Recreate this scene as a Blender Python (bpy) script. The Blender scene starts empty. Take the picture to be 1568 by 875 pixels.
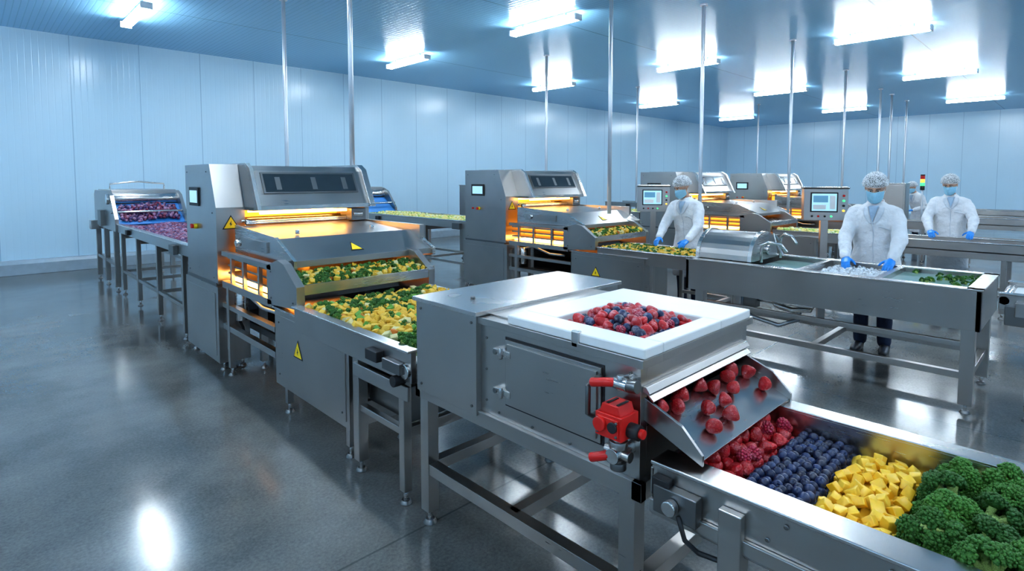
import bpy, bmesh, math, random
import numpy as np
from mathutils import Vector, Matrix, Euler
random.seed(7); rng=np.random.RandomState(7)
S=bpy.context.scene
COL=S.collection
pi=math.pi

# ------------------------------------------------------------------ materials
MATS={}
def nodes_of(name):
    m=bpy.data.materials.new(name); m.use_nodes=True
    nt=m.node_tree; b=nt.nodes['Principled BSDF']; MATS[name]=m
    return m,nt,b
def coords(nt,scale=(1,1,1)):
    tc=nt.nodes.new('ShaderNodeTexCoord'); mp=nt.nodes.new('ShaderNodeMapping')
    mp.inputs['Scale'].default_value=scale
    nt.links.new(tc.outputs['Object'],mp.inputs['Vector']); return mp.outputs['Vector']
def noise(nt,vec,scale,detail=3,rough=.5):
    n=nt.nodes.new('ShaderNodeTexNoise'); n.inputs['Scale'].default_value=scale
    n.inputs['Detail'].default_value=detail; n.inputs['Roughness'].default_value=rough
    nt.links.new(vec,n.inputs['Vector']); return n.outputs['Fac']
def ramp(nt,fac,stops):
    r=nt.nodes.new('ShaderNodeValToRGB'); e=r.color_ramp.elements
    while len(e)<len(stops): e.new(.5)
    for k,(p,c) in enumerate(stops):
        e[k].position=p; e[k].color=(c,c,c,1) if isinstance(c,(int,float)) else (*c,1)
    nt.links.new(fac,r.inputs['Fac']); return r.outputs['Color']
def mathn(nt,op,a,b=None):
    n=nt.nodes.new('ShaderNodeMath'); n.operation=op
    for i,v in enumerate((a,b)):
        if v is None: continue
        if isinstance(v,(int,float)): n.inputs[i].default_value=v
        else: nt.links.new(v,n.inputs[i])
    return n.outputs[0]
def bump(nt,b,h,strength,dist=.01):
    n=nt.nodes.new('ShaderNodeBump'); n.inputs['Strength'].default_value=strength
    n.inputs['Distance'].default_value=dist
    nt.links.new(h,n.inputs['Height']); nt.links.new(n.outputs['Normal'],b.inputs['Normal'])
def simple(name,col,rough=.5,metal=0,emit=None,es=0,vary=.06):
    m,nt,b=nodes_of(name)
    v=coords(nt); f=noise(nt,v,9,3)
    c=ramp(nt,f,[(.3,tuple(x*(1-vary) for x in col)),(.7,tuple(min(1,x*(1+vary)) for x in col))])
    nt.links.new(c,b.inputs['Base Color'])
    b.inputs['Roughness'].default_value=rough; b.inputs['Metallic'].default_value=metal
    if emit: b.inputs['Emission Color'].default_value=(*emit,1); b.inputs['Emission Strength'].default_value=es
    return m
def steel(name,col,r0,r1):
    m,nt,b=nodes_of(name)
    f=noise(nt,coords(nt,(2,2,40)),3,2,.5); g=noise(nt,coords(nt),1.8,2)
    nt.links.new(ramp(nt,g,[(.3,tuple(x*.92 for x in col)),(.7,tuple(min(1,x*1.06) for x in col))]),b.inputs['Base Color'])
    b.inputs['Metallic'].default_value=1
    s=mathn(nt,'ADD',mathn(nt,'MULTIPLY',f,.4),mathn(nt,'MULTIPLY',g,.6))
    nt.links.new(ramp(nt,s,[(.3,r0),(.7,r1)]),b.inputs['Roughness'])
    bump(nt,b,f,.02,.001)
steel('steel',(.47,.455,.44),.27,.35)
steel('steel_dark',(.22,.22,.22),.34,.44)
steel('steel_bright',(.62,.61,.60),.22,.30)
simple('galv',(.54,.58,.63),.3,.6)
simple('rubber',(.02,.02,.022),.5)
simple('red',(.62,.02,.015),.32)
simple('yellow',(.95,.65,.02),.45)
simple('window',(.035,.05,.06),.12)
simple('hdpe',(.80,.81,.81),.38,vary=.02)
simple('belt_blue',(.04,.22,.55),.4)
simple('belt_white',(.62,.66,.68),.45)
simple('hose',(.3,.33,.36),.3,.6)
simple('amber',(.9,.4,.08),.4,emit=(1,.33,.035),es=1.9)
simple('heater',(1,.6,.2),.4,emit=(1,.48,.12),es=12)
simple('tube_light',(1,1,1),.4,emit=(.86,.94,1),es=70,vary=0)
simple('fixture',(.8,.85,.9),.4,vary=.02)
simple('screen',(.3,.5,.6),.2,emit=(.45,.75,.9),es=.6)
simple('screen_ui',(.1,.2,.3),.2,emit=(.1,.28,.42),es=.6)
simple('lamp_green',(.05,.6,.2),.3,emit=(.1,.9,.3),es=1)
simple('lamp_amber',(.8,.5,.05),.3,emit=(1,.6,.1),es=1)
m=simple('water',(.26,.40,.37),.05)
# wall
def wall_mat(name,col,ax):
    m,nt,b=nodes_of(name)
    tc=nt.nodes.new('ShaderNodeTexCoord'); sp=nt.nodes.new('ShaderNodeSeparateXYZ')
    nt.links.new(tc.outputs['Object'],sp.inputs[0]); a=sp.outputs[ax]
    fr=mathn(nt,'FRACT',mathn(nt,'DIVIDE',mathn(nt,'ADD',a,100.2),1.13))
    d=mathn(nt,'ABSOLUTE',mathn(nt,'SUBTRACT',fr,.5))
    seam=mathn(nt,'GREATER_THAN',d,.493)
    rib=mathn(nt,'ABSOLUTE',mathn(nt,'SUBTRACT',mathn(nt,'FRACT',mathn(nt,'MULTIPLY',a,10)),.5))
    ribs=ramp(nt,rib,[(.0,0.),(.10,1.)])
    f=noise(nt,tc.outputs['Object'],.6,3)
    c=ramp(nt,f,[(.3,tuple(x*.95 for x in col)),(.7,col)])
    mx=nt.nodes.new('ShaderNodeMixRGB'); mx.blend_type='MULTIPLY'
    nt.links.new(mathn(nt,'MULTIPLY',seam,.55),mx.inputs[0]); nt.links.new(c,mx.inputs[1]); mx.inputs[2].default_value=(.35,.5,.6,1)
    nt.links.new(mx.outputs[0],b.inputs['Base Color'])
    b.inputs['Roughness'].default_value=.22
    h=mathn(nt,'SUBTRACT',ribs,mathn(nt,'MULTIPLY',seam,3))
    bump(nt,b,h,.35,.004)
wall_mat('wall_x',(.60,.81,.95),0)
wall_mat('wall_y',(.58,.80,.95),1)
# ceiling
m,nt,b=nodes_of('ceiling_mat')
tc=nt.nodes.new('ShaderNodeTexCoord'); sp=nt.nodes.new('ShaderNodeSeparateXYZ'); nt.links.new(tc.outputs['Object'],sp.inputs[0])
rib=mathn(nt,'ABSOLUTE',mathn(nt,'SUBTRACT',mathn(nt,'FRACT',mathn(nt,'MULTIPLY',sp.outputs[0],12)),.5))
seam=mathn(nt,'GREATER_THAN',mathn(nt,'ABSOLUTE',mathn(nt,'SUBTRACT',mathn(nt,'FRACT',mathn(nt,'DIVIDE',mathn(nt,'ADD',sp.outputs[1],100.),4.1)),.5)),.497)
mx=nt.nodes.new('ShaderNodeMixRGB'); nt.links.new(mathn(nt,'MULTIPLY',seam,.6),mx.inputs[0])
nt.links.new(ramp(nt,rib,[(.0,(.23,.50,.74)),(.12,(.30,.62,.90))]),mx.inputs[1]); mx.inputs[2].default_value=(.1,.2,.3,1)
nt.links.new(mx.outputs[0],b.inputs['Base Color']); b.inputs['Roughness'].default_value=.24
bump(nt,b,ramp(nt,rib,[(0,0.),(.15,1.)]),.35,.004)
# floor
m,nt,b=nodes_of('floor_mat')
tc=nt.nodes.new('ShaderNodeTexCoord'); sp=nt.nodes.new('ShaderNodeSeparateXYZ'); nt.links.new(tc.outputs['Object'],sp.inputs[0])
f=noise(nt,tc.outputs['Object'],.9,6,.6); g=noise(nt,tc.outputs['Object'],60,4,.7)
fg=mathn(nt,'ADD',mathn(nt,'MULTIPLY',f,.65),mathn(nt,'MULTIPLY',g,.35))
c=ramp(nt,fg,[(.38,(.085,.088,.086)),(.62,(.20,.20,.19))])
s1=mathn(nt,'GREATER_THAN',mathn(nt,'ABSOLUTE',mathn(nt,'SUBTRACT',mathn(nt,'FRACT',mathn(nt,'DIVIDE',mathn(nt,'ADD',sp.outputs[1],63.72),6)),.5)),.4990)
s2=mathn(nt,'GREATER_THAN',mathn(nt,'ABSOLUTE',mathn(nt,'SUBTRACT',mathn(nt,'FRACT',mathn(nt,'DIVIDE',mathn(nt,'ADD',sp.outputs[0],61.),6)),.5)),.4990)
sm=mathn(nt,'MAXIMUM',s1,s2)
mx=nt.nodes.new('ShaderNodeMixRGB'); nt.links.new(mathn(nt,'MULTIPLY',sm,.6),mx.inputs[0]); nt.links.new(c,mx.inputs[1]); mx.inputs[2].default_value=(.05,.06,.06,1)
nt.links.new(mx.outputs[0],b.inputs['Base Color'])
nt.links.new(ramp(nt,f,[(.3,.09),(.7,.22)]),b.inputs['Roughness']); b.inputs['IOR'].default_value=1.55
bump(nt,b,g,.05,.002)
# food material
def food(name,rough=.4,bscale=120,bstr=.2,frost=0,seeds=False,vary=.25):
    m,nt,b=nodes_of(name)
    at=nt.nodes.new('ShaderNodeAttribute'); at.attribute_name='Col'
    tc=nt.nodes.new('ShaderNodeTexCoord'); v=tc.outputs['Object']
    f=noise(nt,v,bscale,3)
    mx=nt.nodes.new('ShaderNodeMixRGB'); mx.blend_type='MULTIPLY'; mx.inputs[0].default_value=1
    nt.links.new(at.outputs['Color'],mx.inputs[1]); nt.links.new(ramp(nt,f,[(.3,1-vary),(.7,1.)]),mx.inputs[2])
    out=mx.outputs[0]; h=f
    if seeds:
        vo=nt.nodes.new('ShaderNodeTexVoronoi'); vo.inputs['Scale'].default_value=150; nt.links.new(v,vo.inputs['Vector'])
        sd=ramp(nt,vo.outputs['Distance'],[(.10,1.),(.22,0.)])
        m2=nt.nodes.new('ShaderNodeMixRGB'); nt.links.new(mathn(nt,'MULTIPLY',sd,.5),m2.inputs[0]); nt.links.new(out,m2.inputs[1]); m2.inputs[2].default_value=(.8,.45,.2,1)
        out=m2.outputs[0]; h=vo.outputs['Distance']
    if frost:
        fr=noise(nt,v,38,4,.65)
        m3=nt.nodes.new('ShaderNodeMixRGB'); nt.links.new(mathn(nt,'MULTIPLY',ramp(nt,fr,[(.48,0.),(.72,1.)]),frost),m3.inputs[0]); nt.links.new(out,m3.inputs[1]); m3.inputs[2].default_value=(.85,.82,.88,1)
        out=m3.outputs[0]
    nt.links.new(out,b.inputs['Base Color']); b.inputs['Roughness'].default_value=rough
    bump(nt,b,h,bstr,.003)
food('strawberry_skin',.33,seeds=True,frost=.10,bstr=.6)
food('blueberry_skin',.34,frost=.07,bstr=.12,vary=.35)
food('berry_skin',.42,frost=.22,bstr=.15,vary=.35)
food('frozen_skin',.42,frost=.35,bstr=.3,vary=.3)
food('mango_flesh',.36,bscale=60,bstr=.15,vary=.12)
food('broccoli_skin',.55,bscale=420,bstr=.9,vary=.6)
food('ice_bits',.25,bscale=90,vary=.05)

# people materials
def cloth(name,col,rough=.8,sc=14,bs=.5):
    m,nt,b=nodes_of(name); v=coords(nt); f=noise(nt,v,sc,4,.55)
    nt.links.new(ramp(nt,f,[(.3,tuple(x*.9 for x in col)),(.7,col)]),b.inputs['Base Color'])
    b.inputs['Roughness'].default_value=rough; bump(nt,b,f,bs,.02)
cloth('coat_cloth',(.78,.80,.84),bs=.85); cloth('coat_trim',(.62,.66,.72)); cloth('trousers_cloth',(.03,.045,.09)); cloth('shirt_cloth',(.36,.48,.62))
cloth('mask_cloth',(.34,.64,.82),.7,60,.2); cloth('hair',(.05,.03,.02),.5,80,.6)
simple('skin',(.60,.36,.26),.5,vary=.05); simple('glove',(.02,.25,.72),.35); simple('eye_white',(.8,.8,.8),.2); simple('iris',(.04,.025,.015),.15); simple('shoe',(.03,.03,.035),.4)
m,nt,b=nodes_of('net'); v=coords(nt)
vo=nt.nodes.new('ShaderNodeTexVoronoi'); vo.feature='DISTANCE_TO_EDGE'; vo.inputs['Scale'].default_value=70; nt.links.new(v,vo.inputs['Vector'])
f=noise(nt,v,30,3)
nt.links.new(mathn(nt,'MAXIMUM',ramp(nt,vo.outputs['Distance'],[(.05,.85),(.16,.22)]),ramp(nt,f,[(.5,.15),(.68,.7)])),b.inputs['Alpha'])
b.inputs['Base Color'].default_value=(.84,.88,.92,1); b.inputs['Roughness'].default_value=.6

# ------------------------------------------------------------------ mesh builder
class MB:
    def __init__(s): s.v=[]; s.f=[]; s.m=[]; s.s=[]; s.names=[]
    def mi(s,n):
        if n not in s.names: s.names.append(n)
        return s.names.index(n)
    def add(s,vs,fs,mat,smooth=False):
        o=len(s.v); s.v+= [tuple(p) for p in vs]; k=s.mi(mat)
        for i,f in enumerate(fs):
            s.f.append([o+a for a in f]); s.m.append(k); s.s.append(smooth[i] if isinstance(smooth,list) else smooth)
    def box(s,x0,x1,y0,y1,z0,z1,mat):
        vs=[(x,y,z) for x in(x0,x1) for y in(y0,y1) for z in(z0,z1)]
        s.add(vs,[(0,1,3,2),(4,6,7,5),(0,4,5,1),(2,3,7,6),(0,2,6,4),(1,5,7,3)],mat)
    def prism(s,axis,poly,a,b,mat):
        n=len(poly); vs=[]
        for t in(a,b):
            for p,q in poly:
                vs.append({'x':(t,p,q),'y':(p,t,q),'z':(p,q,t)}[axis])
        fs=[list(range(n)),list(range(n,2*n))[::-1]]+[(i,(i+1)%n,n+(i+1)%n,n+i) for i in range(n)]
        s.add(vs,fs,mat)
    def slab(s,p,th,mat):
        p=[Vector(a) for a in p]; n=(p[1]-p[0]).cross(p[2]-p[0]).normalized()*th
        vs=p+[a+n for a in p]; k=len(p)
        s.add(vs,[list(range(k)),list(range(k,2*k))[::-1]]+[(i,(i+1)%k,k+(i+1)%k,k+i) for i in range(k)],mat)
    def cyl(s,p0,p1,r,mat,seg=18,r2=None):
        p0=Vector(p0);p1=Vector(p1); d=(p1-p0).normalized(); a=d.orthogonal().normalized(); b=d.cross(a); r2=r if r2 is None else r2
        vs=[p0+(a*math.cos(2*pi*i/seg)+b*math.sin(2*pi*i/seg))*r for i in range(seg)]+[p1+(a*math.cos(2*pi*i/seg)+b*math.sin(2*pi*i/seg))*r2 for i in range(seg)]
        fs=[list(range(seg))[::-1],list(range(seg,2*seg))]+[(i,(i+1)%seg,seg+(i+1)%seg,seg+i) for i in range(seg)]
        s.add(vs,fs,mat,[False,False]+[True]*seg)
    def tube(s,pts,r,mat,seg=10):
        V,F=tube(pts,[(r,r)]*len(pts),(.3,.2,.93),seg,False); s.add(V,F,mat,True)
    def leg(s,x,y,z1,w=.05,mat='steel',foot=True):
        s.box(x-w/2,x+w/2,y-w/2,y+w/2,.07 if foot else 0,z1,mat)
        if foot:
            s.cyl((x,y,.02),(x,y,.075),.012,'steel_bright',10); s.cyl((x,y,0),(x,y,.022),.036,'steel_dark',16,.024)
    def tri(s,x,y,z,h):   # warning sign facing -X
        s.prism('x',[(y-h*.58,z),(y+h*.58,z),(y,z+h)],x-.003,x,'rubber')
        s.prism('x',[(y-h*.47,z+h*.07),(y+h*.47,z+h*.07),(y,z+h*.88)],x-.005,x-.002,'yellow')
        s.prism('x',[(y-h*.04,z+h*.18),(y+h*.10,z+h*.36),(y+h*.02,z+h*.36),(y+h*.06,z+h*.6),(y-h*.1,z+h*.33),(y,z+h*.33)],x-.0065,x-.004,'rubber')
    def bolts(s,pts,d,r=.007):
        for p in pts:
            p=Vector(p); s.cyl(p,p+Vector(d)*.006,r,'steel_dark',8)
    def build(s,name,bev=.004,parent=None,recalc=True):
        me=bpy.data.meshes.new(name); me.from_pydata(s.v,[],s.f)
        for n in s.names: me.materials.append(MATS[n])
        me.polygons.foreach_set('material_index',s.m); me.polygons.foreach_set('use_smooth',s.s)
        if recalc:
            bm=bmesh.new(); bm.from_mesh(me); bmesh.ops.recalc_face_normals(bm,faces=bm.faces); bm.to_mesh(me); bm.free()
        o=bpy.data.objects.new(name,me); COL.objects.link(o)
        if bev:
            b=o.modifiers.new('bevel','BEVEL'); b.width=bev; b.segments=2; b.limit_method='ANGLE'; b.angle_limit=math.radians(38); b.harden_normals=False
        if parent: o.parent=parent
        return o
def dup(o,name,loc,scale=(1,1,1),rz=0):
    d=bpy.data.objects.new(name,o.data); COL.objects.link(d); d.location=loc; d.scale=scale; d.rotation_euler=(0,0,rz)
    for m in o.modifiers:
        if m.type=='BEVEL':
            b=d.modifiers.new('bevel','BEVEL'); b.width=m.width; b.segments=1; b.limit_method='ANGLE'; b.angle_limit=m.angle_limit
    return d
def tube(pts,rad,ref,seg=16,cap=True):
    P=[Vector(p) for p in pts]; n=len(P); R=[(r,r) if not isinstance(r,tuple) else r for r in rad]; ref=Vector(ref)
    rings=[]
    T=[]
    for i in range(n):
        t=(P[min(i+1,n-1)]-P[max(i-1,0)]).normalized(); T.append(t)
    def ring(c,t,a,b):
        s=(ref-t*ref.dot(t)).normalized(); u=t.cross(s)
        return [c+s*a*math.cos(2*pi*k/seg)+u*b*math.sin(2*pi*k/seg) for k in range(seg)]
    if cap:
        q=min(R[0]); rings.append(ring(P[0]-T[0]*q*.85,T[0],R[0][0]*.45,R[0][1]*.45)); rings.append(ring(P[0]-T[0]*q*.5,T[0],R[0][0]*.83,R[0][1]*.83))
    for i in range(n): rings.append(ring(P[i],T[i],*R[i]))
    if cap:
        q=min(R[-1]); rings.append(ring(P[-1]+T[-1]*q*.5,T[-1],R[-1][0]*.83,R[-1][1]*.83)); rings.append(ring(P[-1]+T[-1]*q*.85,T[-1],R[-1][0]*.45,R[-1][1]*.45))
    V=[p for r in rings for p in r]; F=[]
    for j in range(len(rings)-1):
        for k in range(seg): F.append((j*seg+k,j*seg+(k+1)%seg,(j+1)*seg+(k+1)%seg,(j+1)*seg+k))
    F.append(list(range(seg))[::-1]); F.append(list(range((len(rings)-1)*seg,len(rings)*seg)))
    return V,F
def ellipsoid(c,r,rot=None,seg=20,rings=12):
    V=[];F=[]
    M=rot or Matrix.Identity(3); c=Vector(c)
    V.append(c+M@Vector((0,0,r[2])))
    for j in range(1,rings):
        t=pi*j/rings
        for k in range(seg):
            a=2*pi*k/seg; V.append(c+M@Vector((r[0]*math.sin(t)*math.cos(a),r[1]*math.sin(t)*math.sin(a),r[2]*math.cos(t))))
    V.append(c+M@Vector((0,0,-r[2])))
    for k in range(seg): F.append((0,1+k,1+(k+1)%seg))
    for j in range(rings-2):
        for k in range(seg): F.append((1+j*seg+k,1+(j+1)*seg+k,1+(j+1)*seg+(k+1)%seg,1+j*seg+(k+1)%seg))
    L=len(V)-1;o=1+(rings-2)*seg
    for k in range(seg): F.append((o+k,L,o+(k+1)%seg))
    return V,F

# ------------------------------------------------------------------ room
RX0,RX1,RY0,RY1,H=-5,29.4,-8,13.7,4.5
def plane_box(name,a,mat):
    b=MB(); b.box(*a,mat); return b.build(name,0)
plane_box('floor',(RX0-.2,RX1+.2,RY0-.2,RY1+.2,-.2,0),'floor_mat')
plane_box('ceiling',(RX0-.2,RX1+.2,RY0-.2,RY1+.2,H,H+.2),'ceiling_mat')
plane_box('wall_left',(RX0,RX1,RY1,RY1+.2,0,H),'wall_x')
plane_box('wall_right',(RX1,RX1+.2,RY0,RY1,0,H),'wall_y')
plane_box('wall_back',(RX0-.2,RX0,RY0,RY1,0,H),'wall_y')
plane_box('wall_front',(RX0,RX1,RY0-.2,RY0,0,H),'wall_x')
simple('kerb',(.36,.44,.50),.35)
b=MB(); b.prism('x',[(RY1,0),(RY1-.12,0),(RY1-.12,.2),(RY1-.08,.26),(RY1,.27)],RX0,RX1,'kerb'); b.build('baseboard_left',.005)
b=MB(); b.prism('y',[(RX1,0),(RX1-.12,0),(RX1-.12,.2),(RX1-.08,.26),(RX1,.27)],RY0,RY1-.12,'kerb'); b.build('baseboard_right',.005)

# ceiling lights: suspended batten, luminous diffuser below and on the sides
b=MB()
b.box(-.045,.045,-.76,.76,.06,.095,'fixture')
b.prism('y',[(-.075,.055),(-.06,.0),(.06,.0),(.075,.055),(.05,.062),(-.05,.062)],-.74,.74,'tube_light')
b.box(-.08,.08,-.77,-.74,-.005,.09,'fixture'); b.box(-.08,.08,.74,.77,-.005,.09,'fixture')
for y in(-.5,.5): b.cyl((0,y,.09),(0,y,.16),.012,'fixture',8)
L0=b.build('ceiling_light',0)
first=True
for x in (-2.8,2.05,7.2,12.1,17.7,24.0):
    for y in (-5.4,-1.3,2.8,6.65,10.8):
        if first: L0.location=(x,y,H-.16); first=False
        else: dup(L0,'ceiling_light',(x,y,H-.16))
# conduit poles
b=MB(); b.cyl((0,0,0),(0,0,1),.024,'galv',14); b.cyl((0,0,.994),(0,0,1),.05,'galv',16); b.build('tmp',0)
tmp=bpy.data.objects['tmp']; tmp.name='conduit_pipe'
def pole(o,x,y,z0,r=1):
    o.location=(x,y,z0); o.scale=(r,r,H-z0)
poles=[(3.56,8.67,0,1.2),(3.0,5.58,1.9,1.1),(9.3,8.5,0,1.2),(6.62,4.82,1.26,1.2),(8.4,4.35,0,1.2),(14.4,9.5,0,1.2),(11.75,4.2,0,1.2),(15.9,4.4,0,1.2),(20.,4.57,0,1.3),(21.5,4.6,0,1.3),(23.6,4.6,0,1.3),(20.9,8.6,0,1.2)]
for i,(x,y,z,r) in enumerate(poles):
    o=tmp if i==0 else dup(tmp,'conduit_pipe',(0,0,0)); pole(o,x,y,z,r)

# ------------------------------------------------------------------ processing machine (local x = world-1.62)
def build_machine():
    b=MB(); W=1.41
    # side tower
    b.box(-.04,.23,5.45,6.47,.08,.78,'steel')
    b.prism('x',[(5.5,.80),(5.5,1.50),(5.66,1.90),(6.45,1.90),(6.45,.80)],-.02,.23,'steel')
    b.box(-.03,.22,5.52,6.44,.77,.81,'steel_dark')
    b.box(-.046,-.04,5.52,6.40,.14,.72,'steel')
    for y in(5.52,6.4):
        for x in(.02,.18): b.leg(x,y,.1,.03)
    b.bolts([(-.02,5.6,1.45),(-.02,5.6,.85),(-.02,6.38,1.83),(-.02,6.38,.85),(-.02,5.75,1.83)],(-1,0,0))
    # touch display + estop
    b.box(-.035,-.02,5.98,6.28,1.5,1.68,'rubber'); b.box(-.038,-.034,6.01,6.25,1.53,1.65,'screen')
    b.cyl((-.02,6.1,1.3),(-.05,6.1,1.3),.025,'yellow',16); b.cyl((-.05,6.1,1.3),(-.075,6.1,1.3),.02,'red',16)
    b.cyl((-.02,6.25,1.3),(-.04,6.25,1.3),.015,'red',12)
    # sign on tower front (-Y face)
    for k,(h,mt,d) in enumerate(((.13,'rubber',.003),(.105,'yellow',.006))):
        z=1.30+k*.009; b.prism('y',[(.105-h*.58,z),(.105+h*.58,z),(.105,z+h)],5.5-d,5.5,mt)
    b.prism('y',[(.1,1.325),(.115,1.35),(.105,1.35),(.11,1.38),(.09,1.345),(.1,1.345)],5.4925,5.4945,'rubber')
    # hinge/lock details on tower lower front
    b.box(.03,.2,5.43,5.452,.2,.7,'steel'); b.cyl((.09,5.43,.6),(.09,5.39,.6),.03,'steel_dark'); b.cyl((.16,5.43,.52),(.16,5.40,.52),.02,'rubber'); b.box(.05,.08,5.38,5.43,.6,.72,'steel_dark')
    b.tube([(.09,5.40,.6),(.10,5.36,.5),(.14,5.36,.4),(.17,5.42,.3)],.012,'rubber')
    # hood
    b.prism('x',[(5.22,1.50),(5.40,1.84),(5.46,1.885),(6.40,1.885),(6.45,1.84),(6.45,1.50)],.23,W,'steel')
    b.prism('x',[(5.17,1.48),(5.36,1.86),(5.45,1.91),(6.42,1.91),(6.47,1.85),(6.47,1.48)],W-.05,W+.01,'steel_bright')
    b.prism('x',[(5.17,1.48),(5.36,1.86),(5.45,1.91),(6.42,1.91),(6.47,1.85),(6.47,1.48)],.232,.265,'steel_bright')
    b.box(.26,W-.05,5.20,5.27,1.475,1.515,'steel_bright')
    dy,dz=.18,.34
    def hp(x,t,o=0):  # point on hood front
        return (x,5.22+dy*t-o*.88,1.50+dz*t+o*.47)
    b.slab([hp(.33,.36,0),hp(W-.13,.36,0),hp(W-.13,.94,0),hp(.33,.94,0)],.012,'steel_dark')
    b.slab([hp(.35,.40,.006),hp(W-.15,.40,.006),hp(W-.15,.89,.006),hp(.35,.89,.006)],.010,'window')
    for x in(.45,.8,1.12): b.slab([hp(x,.45,.016),hp(x+.05,.45,.016),hp(x+.05,.8,.016),hp(x,.8,.016)],.002,'steel_dark')
    # interior: heated tunnel
    b.box(.23,W,5.95,6.45,.4,1.50,'steel_dark')
    b.box(W-.05,W,4.3,6.45,.4,1.34,'steel'); b.box(W-.05,W,5.3,6.45,1.3,1.5,'steel')
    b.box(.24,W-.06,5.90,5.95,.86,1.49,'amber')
    b.box(.30,W-.25,5.30,5.335,1.435,1.462,'heater')
    b.box(.30,W-.25,5.6,5.64,1.44,1.465,'heater')
    b.box(.23,W-.05,5.28,5.90,1.47,1.50,'steel_dark')
    b.box(W-.22,W-.06,5.26,5.5,1.34,1.46,'steel_dark'); b.cyl((W-.2,5.28,1.40),(W-.1,5.28,1.40),.035,'steel_bright')
    # rollers across tunnel mouth
    for y in(5.40,5.52,5.64,5.76): b.cyl((.2,y,1.365),(W-.06,y,1.365),.025,'steel_bright',12)
    # lid
    b.prism('x',[(5.36,1.12),(5.36,1.335),(4.47,1.285),(4.14,1.14),(4.14,1.09),(4.3,1.07)],.12,W-.04,'steel')
    b.prism('x',[(5.38,1.10),(5.38,1.345),(4.46,1.30),(4.11,1.145),(4.11,1.08),(4.3,1.06)],.10,.125,'steel_bright')
    b.prism('x',[(5.38,1.10),(5.38,1.345),(4.46,1.30),(4.11,1.145),(4.11,1.08),(4.3,1.06)],W-.045,W-.015,'steel_bright')
    b.cyl((.2,5.39,1.35),(W-.1,5.39,1.35),.018,'steel_bright')
    b.cyl((.35,4.62,1.30),(.35,4.62,1.335),.018,'steel_bright',12); b.cyl((1.05,4.62,1.30),(1.05,4.62,1.335),.018,'steel_bright',12)
    # sign on lid slope
    def lp(x,t,o): return (x,4.14+.33*t-o*.4,1.14+.145*t+o*.91)
    b.slab([lp(.62,.22,0),lp(.74,.22,0),lp(.68,.62,0)],.003,'rubber'); b.slab([lp(.635,.25,.002),lp(.725,.25,.002),lp(.68,.56,.002)],.004,'yellow')
    # glowing side bay
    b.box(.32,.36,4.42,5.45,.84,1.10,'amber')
    b.box(.10,W-.05,4.3,5.95,.80,.84,'steel_dark')
    for k,z in enumerate((.90,.97,1.04)): b.box(.05,.31,4.42,5.44,z,z+.018,'steel')
    for y in(4.6,4.95,5.25): b.box(.02,.05,y,y+.035,.82,1.10,'steel')
    b.box(.06,.30,4.5,5.4,.852,.866,'heater')
    b.box(.0,.06,4.3,5.45,.78,.84,'steel'); b.box(.0,.05,4.3,5.45,1.07,1.11,'steel')
    b.cyl((.02,5.0,1.22),(-.02,5.0,1.22),.03,'steel_bright'); b.box(.085,.1,4.6,5.2,1.16,1.25,'steel')
    # base frame
    b.box(.23,W,4.3,6.45,.36,.42,'steel_dark')
    for y in(4.45,5.3,6.35):
        for x in(.30,W-.05): b.leg(x,y,.8,.06)
    b.box(.0,.05,4.25,5.45,.40,.45,'steel'); b.box(.0,.05,4.25,5.45,.60,.64,'steel')
    b.leg(.02,5.3,.8,.05); b.cyl((.1,5.25,.5),(.1,5.25,.75),.05,'steel_bright'); b.tube([(.1,5.2,.74),(.06,5.0,.78),(.08,4.7,.7),(.1,4.45,.7)],.016,'hose')
    # cheek plates
    for x0 in(.0,1.13+.0):
        b.prism('x',[(4.38,.80),(4.38,1.10),(4.17,1.16),(4.06,1.14),(3.84,1.0),(3.84,.84)],x0,x0+.06,'steel')
    b.bolts([(0,4.3,1.06),(0,4.3,.86),(0,3.9,.88)],(-1,0,0))
    # upper tray
    b.prism('x',[(4.40,1.05),(3.90,.975),(3.86,1.01),(3.845,1.01),(3.845,.935),(3.90,.93),(4.40,1.01)],.06,1.13,'steel_bright')
    b.tube([(1.13,3.9,1.02),(1.2,3.87,1.02),(1.2,3.87,.88)],.01,'steel')
    # lower cabinet under outfeed
    b.box(.0,.50,3.10,4.24,.22,.79,'steel'); b.box(-.006,.0,3.14,4.20,.26,.75,'steel')
    b.box(-.01,.55,3.06,4.27,.79,.805,'steel_bright')
    b.bolts([(-.006,3.18,.7),(-.006,3.18,.31),(-.006,4.15,.7),(-.006,4.15,.31)],(-1,0,0))
    b.tri(-.006,3.82,.50,.13)
    for y in(3.2,4.15):
        for x in(.06,.44): b.leg(x,y,.23,.045)
    return b.build('vegetable_processing_machine')
M1=build_machine(); M1.location=(1.62,0,0)
dup(M1,'vegetable_processing_machine',(5.80,.6,0),(1.06,1,1))
dup(M1,'vegetable_processing_machine',(9.95,0.0,0),(1.10,1,1))
dup(M1,'vegetable_processing_machine',(14.05,0,0),(1.1,1,1))

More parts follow.
